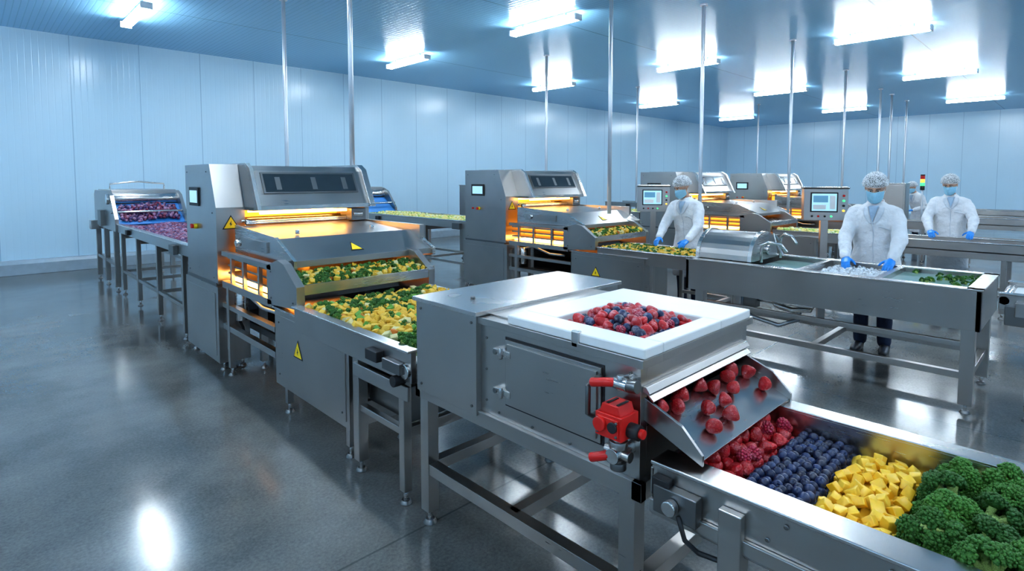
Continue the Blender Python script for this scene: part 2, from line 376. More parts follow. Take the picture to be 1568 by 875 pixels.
# infeed conveyor
b=MB()
y0,y1=6.5,10.4
b.box(0,.045,y0,y1,.94,1.07,'steel'); b.box(.91,.955,y0,y1,.94,1.07,'steel'); b.box(-.02,.05,y0,y1,1.06,1.075,'steel_bright'); b.box(.905,.97,y0,y1,1.06,1.075,'steel_bright')
b.box(.045,.91,y0,y1,.97,.985,'belt_white')
for k,y in enumerate((6.85,8.0,9.15,10.2)):
    for x in(.03,.93): b.leg(x,y,.96,.055)
    b.box(.03,.93,y-.02,y+.02,.34,.38,'steel'); b.box(.03,.93,y-.02,y+.02,.86,.92,'steel')
for x in(.03,.93): b.box(x-.02,x+.02,6.85,10.2,.34,.38,'steel')
b.box(-.05,.0,6.95,7.15,.93,1.03,'steel_dark'); b.box(-.04,.0,9.5,9.62,.96,1.03,'rubber')
INF=b.build('infeed_conveyor'); INF.location=(1.63,0,0)
dup(INF,'infeed_conveyor',(5.82,.25,0)); dup(INF,'infeed_conveyor',(9.97,0,0)); dup(INF,'infeed_conveyor',(14.07,0,0))
# end loader
b=MB()
for x in(-.03,.93): b.prism('x',[(10.42,.95),(10.42,1.14),(10.75,1.50),(10.95,1.57),(12.2,1.57),(12.3,1.5),(12.3,.95)],x,x+.05,'steel')
b.prism('x',[(10.9,1.50),(10.95,1.585),(12.2,1.585),(12.3,1.5),(12.3,1.40),(11.0,1.40)],.02,.93,'steel')
b.slab([(.02,10.42,1.04),(.93,10.42,1.04),(.93,10.88,1.34),(.02,10.88,1.34)],.02,'belt_blue')
b.cyl((-.06,10.92,1.44),(1.0,10.92,1.44),.085,'steel_bright',24); b.cyl((-.06,10.55,1.24),(1.0,10.55,1.24),.02,'steel_bright')
b.box(.02,.93,11.3,12.3,.9,1.4,'steel_dark'); b.box(-.10,-.03,11.2,11.5,1.0,1.25,'steel_dark'); b.box(-.14,-.03,11.9,12.1,.9,1.05,'steel')
for y in(10.55,11.4,12.2):
    for x in(.0,.95): b.leg(x,y,.96,.07)
for x in(.0,.95): b.box(x-.025,x+.025,10.55,12.2,.4,.45,'steel')
b.tube([(.1,11.6,1.58),(.1,11.6,1.68),(.5,11.6,1.72),(.9,11.6,1.68),(.9,11.6,1.58)],.014,'steel_bright')
LD=b.build('berry_loading_hopper'); LD.location=(1.63,0,0)
dup(LD,'berry_loading_hopper',(5.82,.25,0)); dup(LD,'berry_loading_hopper',(9.97,0,0)); 

# outfeed conveyor line 1
b=MB(); y0,y1=2.40,3.84
for x in(1.60,2.72):
    b.box(x,x+.035,y0,y1,.70,.87,'steel'); b.box(x-.02,x+.05,y0,y1,.862,.876,'steel_bright')
b.box(1.635,2.72,y0,y1,.80,.815,'belt_white')
b.slab([(1.635,2.41,.80),(1.635,2.36,.80),(2.72,2.36,.80),(2.72,2.41,.80)],-.03,'steel')
b.cyl((1.58,2.44,.76),(2.78,2.44,.76),.04,'steel_bright')
b.box(1.56,1.6,2.45,2.62,.74,.80,'steel_dark'); b.box(1.55,1.6,2.66,2.78,.76,.82,'rubber'); b.cyl((1.55,2.5,.70),(1.62,2.5,.70),.03,'rubber')
b.box(1.59,1.61,2.42,3.0,.60,.68,'steel')
for x in(1.64,2.72):
    for y in(3.0,): b.leg(x,y,.72,.065)
    b.box(x-.02,x+.02,2.55,3.0,.38,.42,'steel')
    b.leg(x,2.52,.72,.05)
b.box(1.64,2.72,2.98,3.02,.36,.42,'steel'); b.box(1.70,2.2,2.55,3.0,.42,.62,'steel_dark'); b.box(1.62,2.72,2.5,2.54,.36,.42,'steel')
b.build('outfeed_conveyor')
# outfeed conveyor line 2 (narrow) and others
b=MB(); y0,y1=2.88,4.42
for x in(0,.72):
    b.box(x,x+.035,y0,y1,.72,.88,'steel'); b.box(x-.02,x+.05,y0,y1,.872,.886,'steel_bright')
b.box(.035,.72,y0,y1,.80,.815,'belt_white')
for x in(.03,.73):
    for y in(2.98,3.62): b.leg(x,y,.74,.05)
    b.box(x-.02,x+.02,2.98,3.62,.3,.34,'steel')
b.box(.03,.73,2.96,3.0,.3,.34,'steel')
O2=b.build('outfeed_conveyor.001'); O2.location=(5.82,0,0)
dup(O2,'outfeed_conveyor.002',(10.0,-.6,0)); dup(O2,'outfeed_conveyor.003',(14.1,-.6,0))

# ------------------------------------------------------------------ hopper box machine
b=MB()
# rear cabinet
b.box(1.59,2.66,1.87,2.33,.70,1.155,'steel'); b.prism('z',[(1.575,1.855),(2.675,1.855),(2.675,2.345),(1.575,2.345)],1.155,1.175,'steel_bright')
b.cyl((1.75,2.08,1.175),(1.75,2.08,1.187),.012,'steel_dark',12)
b.bolts([(1.59,1.9,1.12),(1.59,1.9,.74),(1.59,2.29,1.12),(1.59,2.29,.74)],(-1,0,0))
# main body shell with opening on top and outlet at end
b.box(1.62,1.66,1.04,1.87,.72,1.12,'steel'); b.box(2.42,2.46,1.04,1.87,.72,1.12,'steel')
b.box(1.66,2.42,1.04,1.07,.72,.90,'steel'); b.box(1.66,2.42,1.04,1.07,1.01,1.12,'steel')
b.box(1.66,2.42,1.07,1.87,.72,.75,'steel_dark')
b.box(1.60,1.73,1.02,1.87,1.12,1.15,'steel'); b.box(2.17,2.48,1.02,1.87,1.12,1.15,'steel')
b.box(1.73,2.17,1.02,1.10,1.12,1.15,'steel'); b.box(1.73,2.17,1.52,1.87,1.12,1.15,'steel')
b.box(1.70,2.20,1.08,1.55,1.06,1.075,'steel_dark')
# slight upstand left of rim
b.box(1.66,2.44,1.72,1.86,1.15,1.158,'steel')
# door
b.box(1.608,1.62,1.20,1.70,.80,1.08,'steel'); b.box(1.617,1.6205,1.19,1.71,.79,1.09,'rubber')
b.box(1.600,1.608,1.215,1.685,.815,1.065,'steel')
for z in(.85,1.02):
    b.box(1.594,1.62,1.66,1.76,z-.012,z+.014,'steel_bright'); b.cyl((1.590,1.71,z-.022),(1.590,1.71,z+.024),.009,'steel_bright',12); b.cyl((1.59,1.75,z),(1.60,1.75,z),.012,'steel_dark',10)
b.bolts([(1.62,1.83,z) for z in(.78,.92,1.06)]+[(1.62,y,.745) for y in(1.15,1.35,1.55,1.75)]+[(1.62,1.08,z) for z in(.78,1.09)],(-1,0,0),.006)
# bottom skirt
b.box(1.60,1.63,1.02,2.36,.655,.72,'steel'); b.box(2.55,2.60,1.02,2.36,.655,.72,'steel'); b.box(1.60,2.60,1.02,1.06,.655,.72,'steel'); b.box(1.60,2.60,2.32,2.36,.655,.72,'steel')
# legs & frame
for x in(1.635,2.55):
    for y in(1.08,2.29): b.leg(x,y,.66,.065)
    b.box(x-.028,x+.028,1.08,2.29,.27,.325,'steel')
for y in(1.08,2.29): b.box(1.635,2.55,y-.028,y+.028,.27,.325,'steel')
b.box(1.635,2.55,1.66,1.71,.27,.325,'steel')
# grip handle
b.tube([(1.61,1.20,1.05),(1.56,1.20,1.05),(1.535,1.20,1.035),(1.535,1.20,.935),(1.56,1.20,.92),(1.61,1.20,.92)],.010,'steel_dark',12)
# upper lever valve
b.cyl((1.62,1.075,1.07),(1.55,1.075,1.07),.020,'steel_bright'); b.cyl((1.55,1.10,1.07),(1.55,1.045,1.07),.019,'steel_bright'); b.cyl((1.555,1.045,1.07),(1.555,1.01,1.075),.022,'steel_dark'); b.cyl((1.55,1.075,1.05),(1.55,1.075,1.10),.012,'steel_bright')
b.tube([(1.545,1.095,1.072),(1.535,1.125,1.068),(1.53,1.165,1.058),(1.528,1.18,1.055)],.0155,'red',12)
# red actuator
b.box(1.50,1.60,1.035,1.14,.895,.975,'red'); b.prism('x',[(1.045,.975),(1.13,.975),(1.12,1.005),(1.055,1.005)],1.51,1.59,'red')
b.box(1.494,1.50,1.045,1.13,.905,.965,'red')
b.cyl((1.50,1.115,.94),(1.482,1.115,.94),.024,'red'); b.cyl((1.50,1.065,.94),(1.486,1.065,.94),.018,'rubber')
b.cyl((1.55,1.035,.925),(1.55,.995,.925),.026,'rubber'); b.cyl((1.55,.995,.925),(1.55,.98,.925),.016,'red')
b.bolts([(1.494,1.05,.912),(1.494,1.125,.912),(1.494,1.05,.958),(1.494,1.125,.958)],(-1,0,0),.005)
for y in(1.06,1.10): b.box(1.52,1.58,y,y+.01,.975,1.008,'rubber')
# lower valve
b.cyl((1.55,1.08,.895),(1.55,1.08,.80),.020,'steel_bright'); b.cyl((1.55,1.08,.85),(1.55,1.08,.875),.032,'steel'); b.cyl((1.62,1.08,.83),(1.51,1.08,.83),.026,'steel_bright'); b.cyl((1.55,1.08,.80),(1.55,1.08,.775),.028,'steel_dark')
b.cyl((1.55,1.03,.83),(1.55,1.13,.83),.019,'steel')
b.tube([(1.525,1.10,.825),(1.515,1.125,.815),(1.51,1.165,.798)],.016,'red',12)
# outlet chute
b.slab([(1.66,1.05,.945),(1.66,.83,.855),(2.40,.83,.855),(2.40,1.05,.945)],-.008,'steel_bright')
for x in(1.645,2.40): b.prism('x',[(1.05,.93),(.825,.84),(.825,.875),(.90,.95),(1.05,1.01)],x,x+.012,'steel')
b.slab([(1.64,1.04,1.040),(1.64,1.0,1.005),(2.42,1.0,1.005),(2.42,1.04,1.040)],-.008,'steel')
b.prism('x',[(1.04,1.03),(1.04,1.05),(1.025,1.05),(1.01,1.03)],1.63,2.43,'steel')
HB=b.build('berry_hopper_machine',.003)
# HDPE rim
b=MB(); z0,z1=1.15,1.188
b.box(1.61,1.73,1.02,1.69,z0,z1,'hdpe'); b.box(2.17,2.45,1.02,1.69,z0,z1,'hdpe'); b.box(1.73,2.17,1.02,1.10,z0,z1,'hdpe'); b.box(1.73,2.17,1.52,1.69,z0,z1,'hdpe')
b.box(1.600,1.625,1.30,1.335,1.13,1.195,'steel_bright')
b.build('hopper_rim',.006).parent=HB

# ------------------------------------------------------------------ fruit trough conveyor
b=MB(); y0,y1=-1.7,.98
b.box(1.60,1.625,y0,y1,.64,.82,'steel'); b.box(1.59,1.70,y0,y1,.815,.828,'steel_bright'); b.box(1.69,1.70,y0,y1,.70,.826,'steel_bright')
b.box(2.33,2.34,y0,y1,.70,.835,'steel_bright'); b.box(2.33,2.42,y0,y1,.830,.842,'steel_bright'); b.box(2.40,2.42,y0,y1,.64,.835,'steel')
b.box(1.625,2.40,y0,y1,.685,.70,'belt_white'); b.box(1.60,2.42,.97,.985,.64,.80,'steel')
b.box(1.585,1.60,y0,y1,.655,.70,'steel')
for y in(.70,-.5,-1.5):
    b.box(1.57,1.60,y-.035,y+.035,.52,.775,'steel'); b.leg(1.62,y,.64,.055); b.leg(2.38,y,.64,.055); b.box(1.62,2.38,y-.02,y+.02,.3,.34,'steel')
for x in(1.62,2.38): b.box(x-.02,x+.02,-1.5,.7,.3,.34,'steel')
b.box(1.56,1.60,.80,.95,.68,.77,'steel_dark'); b.cyl((1.56,.88,.725),(1.53,.88,.725),.024,'steel_bright'); b.box(1.565,1.6,.90,.96,.73,.79,'rubber')
b.tube([(1.56,.86,.70),(1.55,.83,.64),(1.58,.80,.60),(1.6,.7,.60)],.008,'rubber')
b.bolts([(1.60,y,.79) for y in(.55,.3,.05,-.2)]+[(1.60,.6,.73),(1.60,.35,.73)],(-1,0,0),.008)
b.build('fruit_trough_conveyor',.003)

# ------------------------------------------------------------------ wash sink table
b=MB(); X0,X1,Y0,Y1,Z=5.26,6.28,.52,2.86,.94
b.box(X0,X0+.03,Y0,Y1,.64,Z,'steel'); b.box(X1-.03,X1,Y0,Y1,.64,Z,'steel'); b.box(X0,X1,Y0,Y0+.03,.64,Z,'steel'); b.box(X0,X1,Y1-.03,Y1,.64,Z,'steel')
b.box(X0+.03,X1-.03,Y0+.03,Y1-.03,.80,.83,'steel_bright')
for a in((X0-.01,X0+.09,Y0-.01,Y1),(X1-.09,X1+.01,Y0-.01,Y1),(X0,X1,Y0-.01,Y0+.09),(X0,X1,Y1-.06,Y1+.0)): b.box(*a,Z,Z+.012,'steel_bright')
b.box(X0+.03,X1-.03,1.17,1.22,.83,Z+.008,'steel_bright'); b.box(X0+.03,X1-.03,1.78,1.83,.83,Z+.008,'steel_bright')
b.box(X0+.03,X1-.03,Y0+.03,1.17,.83,.905,'water'); b.box(X0+.03,X1-.03,1.83,2.27,.83,.90,'water')
b.box(X0+.03,X1-.03,1.22,1.78,.83,.89,'steel')
for x in(X0+.06,X1-.08):
    for y in(Y0+.07,2.72): b.leg(x,y,.66,.085)
    b.box(x-.025,x+.025,Y0+.07,2.72,.26,.31,'steel'); 
b.box(X0+.04,X0+.08,Y0+.07,2.72,.50,.54,'steel')
for y in(Y0+.07,1.65,2.72): b.box(X0+.06,X1-.08,y-.025,y+.025,.26,.31,'steel')
# dome cover
arc=[(5.76+.32*math.cos(pi*k/16),.95+.27*math.sin(pi*k/16)) for k in range(17)]
b.prism('y',arc,2.30,2.82,'steel'); arc2=[(5.76+.33*math.cos(pi*k/16),.95+.285*math.sin(pi*k/16)) for k in range(17)]
b.prism('y',arc2,2.27,2.31,'steel_bright'); b.prism('y',arc2,2.81,2.85,'steel_bright')
b.cyl((5.76,2.27,1.05),(5.76,2.22,1.05),.05,'steel_bright')
b.tube([(5.98,2.2,.95),(5.98,2.2,1.16),(5.95,2.15,1.20),(5.88,2.06,1.19),(5.85,2.0,1.12)],.016,'steel_bright'); b.tube([(5.5,2.2,.95),(5.5,2.2,1.12),(5.52,2.15,1.15),(5.58,2.05,1.13),(5.60,2.0,1.06)],.015,'steel_bright'); b.tube([(5.98,2.2,1.12),(5.9,2.24,1.2),(5.8,2.18,1.12),(5.72,2.08,1.02)],.009,'hose')
# drain pipes
b.tube([(5.5,2.1,.82),(5.5,2.1,.62),(5.5,2.05,.56),(5.5,1.9,.53),(5.5,1.75,.56),(5.5,1.72,.64),(5.5,1.72,.72)],.028,'steel_bright',12)
b.tube([(5.45,2.35,.64),(5.45,2.35,.5),(5.45,2.25,.42),(5.45,2.0,.38),(5.5,1.85,.45),(5.5,1.82,.6)],.02,'hose',12)
b.cyl((5.45,2.3,.60),(5.45,1.7,.60),.02,'steel_bright'); b.box(5.4,5.5,2.2,2.32,.52,.62,'steel_dark')
b.build('washing_sink_table')
# neighbouring conveyor (right edge)
b=MB()
for x in(5.42,6.1): b.box(x,x+.035,-2.2,.44,.80,.92,'steel'); b.box(x-.02,x+.05,-2.2,.44,.915,.928,'steel_bright')
b.box(5.45,6.1,-2.2,.44,.87,.885,'belt_white')
for y in(.25,-1.0,-2.1):
    for x in(5.45,6.12): b.leg(x,y,.81,.05)
    b.box(5.45,6.12,y-.02,y+.02,.3,.34,'steel')
b.box(5.36,5.42,.15,.40,.70,.84,'steel_dark'); b.cyl((5.42,.41,.87),(6.14,.41,.87),.035,'steel_bright'); b.box(5.30,5.42,.22,.34,.78,.88,'steel')
b.build('transfer_conveyor')
# work table background
def table(name,x0,x1,y0,y1,z):
    b=MB()
    b.box(x0,x1,y0,y1,z-.12,z-.10,'steel')
    for a in((x0,x0+.03,y0,y1),(x1-.03,x1,y0,y1),(x0,x1,y0,y0+.03),(x0,x1,y1-.03,y1)): b.box(a[0],a[1],a[2],a[3],z-.2,z,'steel')
    for a in((x0-.01,x0+.06,y0,y1),(x1-.06,x1+.01,y0,y1)): b.box(*a,z,z+.01,'steel_bright')
    n=max(2,int((y1-y0)/1.3)+1)
    for k in range(n):
        y=y0+.05+(y1-y0-.1)*k/(n-1)
        for x in(x0+.05,x1-.05): b.leg(x,y,z-.15,.055)
        b.box(x0+.05,x1-.05,y-.02,y+.02,.26,.3,'steel')
    for x in(x0+.05,x1-.05): b.box(x-.02,x+.02,y0+.05,y1-.05,.26,.3,'steel')
    return b.build(name)
table('steel_work_table',9.2,9.95,-2.2,2.2,.94)
table('steel_work_table.001',13.6,14.4,-2.5,1.7,1.02)
table('steel_work_table.002',17.6,18.3,-1,2.3,1.0)
table('steel_work_table.003',18.5,19.3,3.9,6.5,1.0)
# control panels
b=MB()
b.box(-.24,.24,-.07,.07,1.26,1.64,'steel'); b.prism('x',[(-.07,1.64),(.07,1.64),(.07,1.67),(-.10,1.66)],-.25,.25,'steel_bright')
b.box(-.17,.13,-.078,-.07,1.36,1.60,'rubber'); b.box(-.155,.115,-.081,-.076,1.375,1.585,'screen')
b.box(-.14,.02,-.084,-.080,1.48,1.56,'screen_ui'); b.box(.04,.10,-.084,-.080,1.40,1.56,'hdpe'); b.box(-.14,.0,-.084,-.080,1.395,1.45,'hdpe')
for k,(mt) in enumerate(('red','lamp_green','rubber','lamp_amber')): b.cyl((.19,-.07,1.56-k*.06),(.19,-.09,1.56-k*.06),.014,mt,12)
for k in range(4): b.cyl((-.15+k*.07,-.07,1.31),(-.15+k*.07,-.085,1.31),.012,('rubber','red','rubber','lamp_green')[k],12)
b.box(-.2,.2,.07,.10,1.3,1.6,'steel_dark'); b.box(-.04,.04,-.03,.05,.03,1.26,'steel'); b.box(-.16,.16,-.14,.16,0,.03,'steel_dark')
CP=b.build('control_panel'); CP.location=(7.62,4.72,0); CP.rotation_euler=(0,0,math.radians(-52))
dup(CP,'control_panel',(7.5,2.26,0),(1,1,1),math.radians(-60))
# cabinets
def cabinet(name,x,y,w,d,h,z0=0.12):
    b=MB(); b.box(-w/2,w/2,-d/2,d/2,z0,h,'steel'); b.box(-w/2-.008,-w/2,-d/2+.03,d/2-.03,z0+.04,h-.04,'steel'); b.box(-w/2+.03,w/2-.03,-d/2-.008,-d/2,z0+.04,h-.04,'steel')
    b.box(-w/2-.03,-w/2-.008,-d/2+.08,-d/2+.1,h*.5,h*.5+.14,'rubber'); b.prism('z',[(-w/2-.01,-d/2-.01),(w/2+.01,-d/2-.01),(w/2+.01,d/2+.01),(-w/2-.01,d/2+.01)],h,h+.015,'steel_bright')
    for x_ in(-w/2+.05,w/2-.05):
        for y_ in(-d/2+.05,d/2-.05): b.leg(x_,y_,z0+.01,.04)
    o=b.build(name); o.location=(x,y,0); return o
cabinet('electrical_cabinet',8.1,9.5,.55,.5,1.62); cabinet('electrical_cabinet.001',14.9,3.05,.42,.45,1.66)
# stack light
b=MB(); b.box(-.08,.08,-.08,.08,0,.03,'steel'); b.cyl((0,0,.03),(0,0,1.5),.02,'galv'); b.cyl((0,0,1.5),(0,0,1.6),.045,'rubber'); b.cyl((0,0,1.6),(0,0,1.68),.045,'lamp_green'); b.cyl((0,0,1.68),(0,0,1.76),.045,'lamp_amber'); b.cyl((0,0,1.76),(0,0,1.84),.045,'red'); b.cyl((0,0,1.84),(0,0,1.87),.045,'rubber')
b.build('stack_light').location=(16.2,2.78,0)

# ------------------------------------------------------------------ food templates
def bm_tmpl(bm):
    bmesh.ops.triangulate(bm,faces=bm.faces[:]); bm.verts.index_update()
    V=np.array([v.co[:] for v in bm.verts]); F=np.array([[v.index for v in f.verts] for f in bm.faces]); bm.free(); return V,F
def ico(sub):
    bm=bmesh.new(); bmesh.ops.create_icosphere(bm,subdivisions=sub,radius=1); return bm_tmpl(bm)
ICO1,ICO2=ico(1),ico(2)
def lathe(prof,seg):
    V=[];F=[]
    for z,r in prof:
        for k in range(seg): V.append((r*math.cos(2*pi*k/seg),r*math.sin(2*pi*k/seg),z))
    for j in range(len(prof)-1):
        for k in range(seg):
            a,b_,c,d=j*seg+k,j*seg+(k+1)%seg,(j+1)*seg+(k+1)%seg,(j+1)*seg+k
            F+= [(a,b_,c),(a,c,d)]
    return np.array(V),np.array(F)
straw=[]
for q in range(4):
    V,F=lathe([(-1,.02),(-.93,.2),(-.78,.38),(-.55,.56),(-.25,.73),(.05,.86),(.3,.9),(.48,.8),(.60,.55),(.66,.28),(.67,.02)],14)
    ph=rng.rand(3)*6
    V=V*(1+.07*np.sin(V[:,[1]]*3+ph[0])+.06*np.cos(V[:,[0]]*4+ph[1])); V[:,0]*=1+.12*rng.rand(); V[:,2]*=.95+.3*rng.rand()
    straw.append((V,F))
blue=lathe([(-1,.03),(-.9,.44),(-.62,.78),(-.2,.98),(.2,.98),(.58,.8),(.80,.56),(.88,.38),(.94,.34),(.90,.28),(.78,.2),(.74,.02)],14)
def merge(parts):
    Vs=[];Fs=[];o=0
    for V,F in parts: Vs.append(V);Fs.append(F+o);o+=len(V)
    return np.vstack(Vs),np.vstack(Fs)
def rasp():
    parts=[]
    for j,(z,r,n) in enumerate([(-.85,.25,4),(-.5,.55,8),(-.1,.75,11),(.3,.78,11),(.62,.6,9),(.78,.25,4)]):
        for k in range(n):
            a=2*pi*(k+.5*(j%2))/n; parts.append((ICO2[0]*.24+np.array([r*math.cos(a),r*math.sin(a),z]),ICO2[1]))
    parts.append((ICO2[0]*np.array([.75,.75,.85]),ICO2[1])); return merge(parts)
RASP=rasp()
def chunk():
    bm=bmesh.new(); bmesh.ops.create_cube(bm,size=1.6)
    for v in bm.verts: v.co+=Vector(rng.uniform(-.22,.22,3))
    bmesh.ops.bevel(bm,geom=bm.edges[:]+bm.verts[:],offset=.16,segments=2,profile=.6,affect='EDGES'); return bm_tmpl(bm)
CH=[chunk() for _ in range(6)]
def tubetri(pts,rad,seg=8):
    V,F=tube(pts,rad,(.31,.2,.9),seg,True); bm=bmesh.new(); vs=[bm.verts.new(v) for v in V]
    for f in F: bm.faces.new([vs[i] for i in f])
    return bm_tmpl(bm)
def broc(nb,nbud,icot,bs=.06):
    stalk=[tubetri([(0,0,-1),(0,0,-.5),(0,0,0)],[.24,.22,.26])]; head=[]
    tops=[(0,0,.62)]
    for k in range(nb): a=2*pi*k/nb+rng.rand()*.5; r=.56+.1*rng.rand(); tops.append((r*math.cos(a),r*math.sin(a),.22+.22*rng.rand()))
    for t in tops:
        t=np.array(t); stalk.append(tubetri([(0,0,-.45),tuple(t*.5+[0,0,-.12]),tuple(t*.9)],[.15,.10,.15],7))
        R=.30+.07*rng.rand()
        up=Vector(t*[1,1,.6]+[0,0,.3]).normalized(); qm=np.array(Vector((0,0,1)).rotation_difference(up).to_matrix())
        head.append(((ICO2[0]*[R*.93,R*.93,R*.66])@qm.T+t,ICO2[1]))
        for i in range(nbud):
            ph=math.acos(1-1.2*(i+.5)/nbud); th=i*2.39996+rng.rand()*.5
            n=np.array([math.sin(ph)*math.cos(th),math.sin(ph)*math.sin(th),math.cos(ph)])*(.92+.16*rng.rand())
            s=bs*(.7+.7*rng.rand()); head.append((icot[0]*s+((n*[R,R,R*.74])@qm.T)+t,icot[1]))
    return merge(stalk),merge(head)
BR=[broc(6,70,ICO1,.058) for _ in range(4)]; BRL=[broc(4,14,ICO1,.09) for _ in range(2)]
def rotm(rx=pi,ry=pi,rz=pi): return np.array(Euler((random.uniform(-rx,rx),random.uniform(-ry,ry),random.uniform(-rz,rz))).to_matrix())
class Pile:
    def __init__(s): s.V=[];s.F=[];s.C=[];s.M=[];s.o=0
    def add(s,t,R,sc,loc,col,mi=0):
        V=(t[0]*sc)@R.T+np.array(loc); s.V.append(V);s.F.append(t[1]+s.o);s.o+=len(V)
        s.C.append(np.tile(np.array([*col,1.]),(len(V),1))); s.M.append(np.full(len(t[1]),mi))
    def build(s,name,mats,smooth=True):
        V=np.vstack(s.V);F=np.vstack(s.F);C=np.vstack(s.C);M=np.concatenate(s.M)
        me=bpy.data.meshes.new(name); me.vertices.add(len(V)); me.vertices.foreach_set('co',V.astype(np.float32).ravel())
        me.loops.add(len(F)*3); me.loops.foreach_set('vertex_index',F.astype(np.int32).ravel())
        me.polygons.add(len(F)); me.polygons.foreach_set('loop_start',(np.arange(len(F))*3).astype(np.int32))
        for m in mats: me.materials.append(MATS[m])
        me.polygons.foreach_set('material_index',M.astype(np.int32)); me.polygons.foreach_set('use_smooth',np.full(len(F),smooth))
        me.update(calc_edges=True)
        ca=me.color_attributes.new('Col','FLOAT_COLOR','POINT'); ca.data.foreach_set('color',C.astype(np.float32).ravel())
        o=bpy.data.objects.new(name,me); COL.objects.link(o); return o
def hexf(x0,x1,y0,y1,s,j=.25):
    r=0;y=y0+s/2
    while y<y1-s*.3:
        x=x0+s/2+(s/2 if r%2 else 0)
        while x<x1-s*.3:
            yield x+random.uniform(-j,j)*s,y+random.uniform(-j,j)*s
            x+=s
        y+=s*.87;r+=1
def reds(): 
    k=random.random(); return (.38+.24*k,.008+.014*k,.014+.014*k)
def blues():
    k=random.random(); return (.008+.014*k,.014+.03*k,.045+.09*k)
def yel():
    k=random.random(); return (.90+.06*k,.50+.14*k,.02+.06*k)
# strawberries in trough + on chute
P=Pile()
for layer,(z,s) in enumerate(((.722,.046),(.758,.055))):
    for x,y in hexf(1.71,2.32,.775,.97 if layer==0 else .95,s): 
        P.add(random.choice(straw),rotm(),random.uniform(.026,.033),(x,y,z+random.uniform(-.006,.01)),reds())
for x,y in hexf(1.78,2.28,.83,.95,.06): P.add(random.choice(straw),rotm(),.029,(x,y,.80+random.uniform(-.006,.004)),reds())
for i in range(4): P.add(RASP,rotm(),.026,(random.uniform(1.8,2.3),random.uniform(.78,.84),.795),(.45,.02,.06))
P.build('strawberry_pile',['strawberry_skin'])
P=Pile()
for i,(x,y) in enumerate([(1.72,1.02),(1.79,.99),(1.86,1.02),(2.0,1.02),(2.06,.99),(2.2,1.0),(2.27,1.02),(2.34,.98),(1.90,.935),(2.02,.93),(1.83,.88),(2.33,.90),(1.97,.88),(2.14,.95)]):
    R=np.array((Matrix.Rotation(random.uniform(-pi,pi),3,'Z')@Matrix.Rotation(random.uniform(1.0,2.0),3,'X')).to_3x3())
    P.add(random.choice(straw),R,random.uniform(.029,.034),(x,y,.855+(y-.83)*.409+.029),reds())
P.build('strawberry_pile.001',['strawberry_skin'])
P=Pile()
for z,s in((.714,.032),(.735,.033),(.760,.035)):
    for x,y in hexf(1.71,2.32,.565,.765,s,.22):
        P.add(blue,rotm(),random.uniform(.016,.0195),(x,y,z+random.uniform(-.004,.006)),blues())
P.build('blueberry_pile',['blueberry_skin'])
P=Pile()
for z,s in((.722,.040),(.757,.045)):
    for x,y in hexf(1.71,2.32,.345,.56,s,.25):
        P.add(random.choice(CH),rotm(),np.array([random.uniform(.018,.026),random.uniform(.018,.023),random.uniform(.015,.021)]),(x,y,z+random.uniform(-.006,.012)),yel())
P.build('mango_chunk_pile',['mango_flesh'])
P=Pile()
def addbroc(P,T,R,sc,loc,k=None):
    k=random.random(); P.add(T[0],R,sc,loc,(.38+.12*k,.55+.1*k,.16),0); P.add(T[1],R,sc,loc,(.03+.06*k,.14+.15*k,.018+.02*k),0)
for z,s,sc in((.745,.10,.068),(.80,.125,.080)):
    for x,y in hexf(1.72,2.36,-.36,.36,s,.15):
        addbroc(P,random.choice(BR),rotm(1.35,1.35,pi),sc*random.uniform(.9,1.1),(min(x,2.27),min(y,.28),z))
P.build('broccoli_pile',['broccoli_skin'])
# frozen berries in hopper
P=Pile()
for z,s,m in((1.10,.036,.01),(1.128,.036,.01),(1.155,.038,.02),(1.18,.042,.04),(1.205,.045,.09)):
    for x,y in hexf(1.73+m,2.17-m,1.10+m,1.52-m,s,.25):
        q=random.random()
        if q<.42: P.add(blue,rotm(),random.uniform(.017,.021),(x,y,z),blues())
        elif q<.54: P.add(RASP,rotm(),random.uniform(.018,.023),(x,y,z),(.45,.02,.06))
        else: P.add(random.choice(straw),rotm(),random.uniform(.023,.029),(x,y,z),reds())
P.build('frozen_berry_mix',['frozen_skin'])
# vegetable mixes on machine 1
def vegbed(name,x0,x1,y0,y1,zf,s,pg,layers=2):
    P=Pile()
    for L in range(layers):
        for x,y in hexf(x0,x1,y0,y1,s,.3):
            z=zf(x,y)+s*.35+L*s*.55; g=pg(x,y); q=random.random()
            if q<g: addbroc(P,random.choice(BRL),rotm(1.2,1.2),s*random.uniform(.6,.8),(x,y,z))
            elif q<g+(1-g)*.88: P.add(random.choice(CH),rotm(),s*random.uniform(.36,.55),(x,y,z),yel() if random.random()<.85 else (.88,.80,.40))
            else: P.add(random.choice(CH),rotm(),s*random.uniform(.35,.5),(x,y,z),(.15,.42,.05) if random.random()<.7 else (.8,.25,.03))
    return P.build(name,['broccoli_skin'])
vegbed('vegetable_mix',1.645,2.71,2.46,3.82,lambda x,y:.815,.055,lambda x,y:.97 if y<2.74+.10*math.sin(x*6) else (.05 if y<3.35 else .40))
vegbed('vegetable_mix',1.69,2.74,3.87,4.16,lambda x,y:.975+.15*(y-3.9),.046,lambda x,y:.5,2)
vegbed('vegetable_mix',5.86,6.53,2.92,4.40,lambda x,y:.815,.055,lambda x,y:.25,2)
vegbed('vegetable_mix',5.87,7.0,4.48,4.76,lambda x,y:.975+.15*(y-4.5),.055,lambda x,y:.35,2)
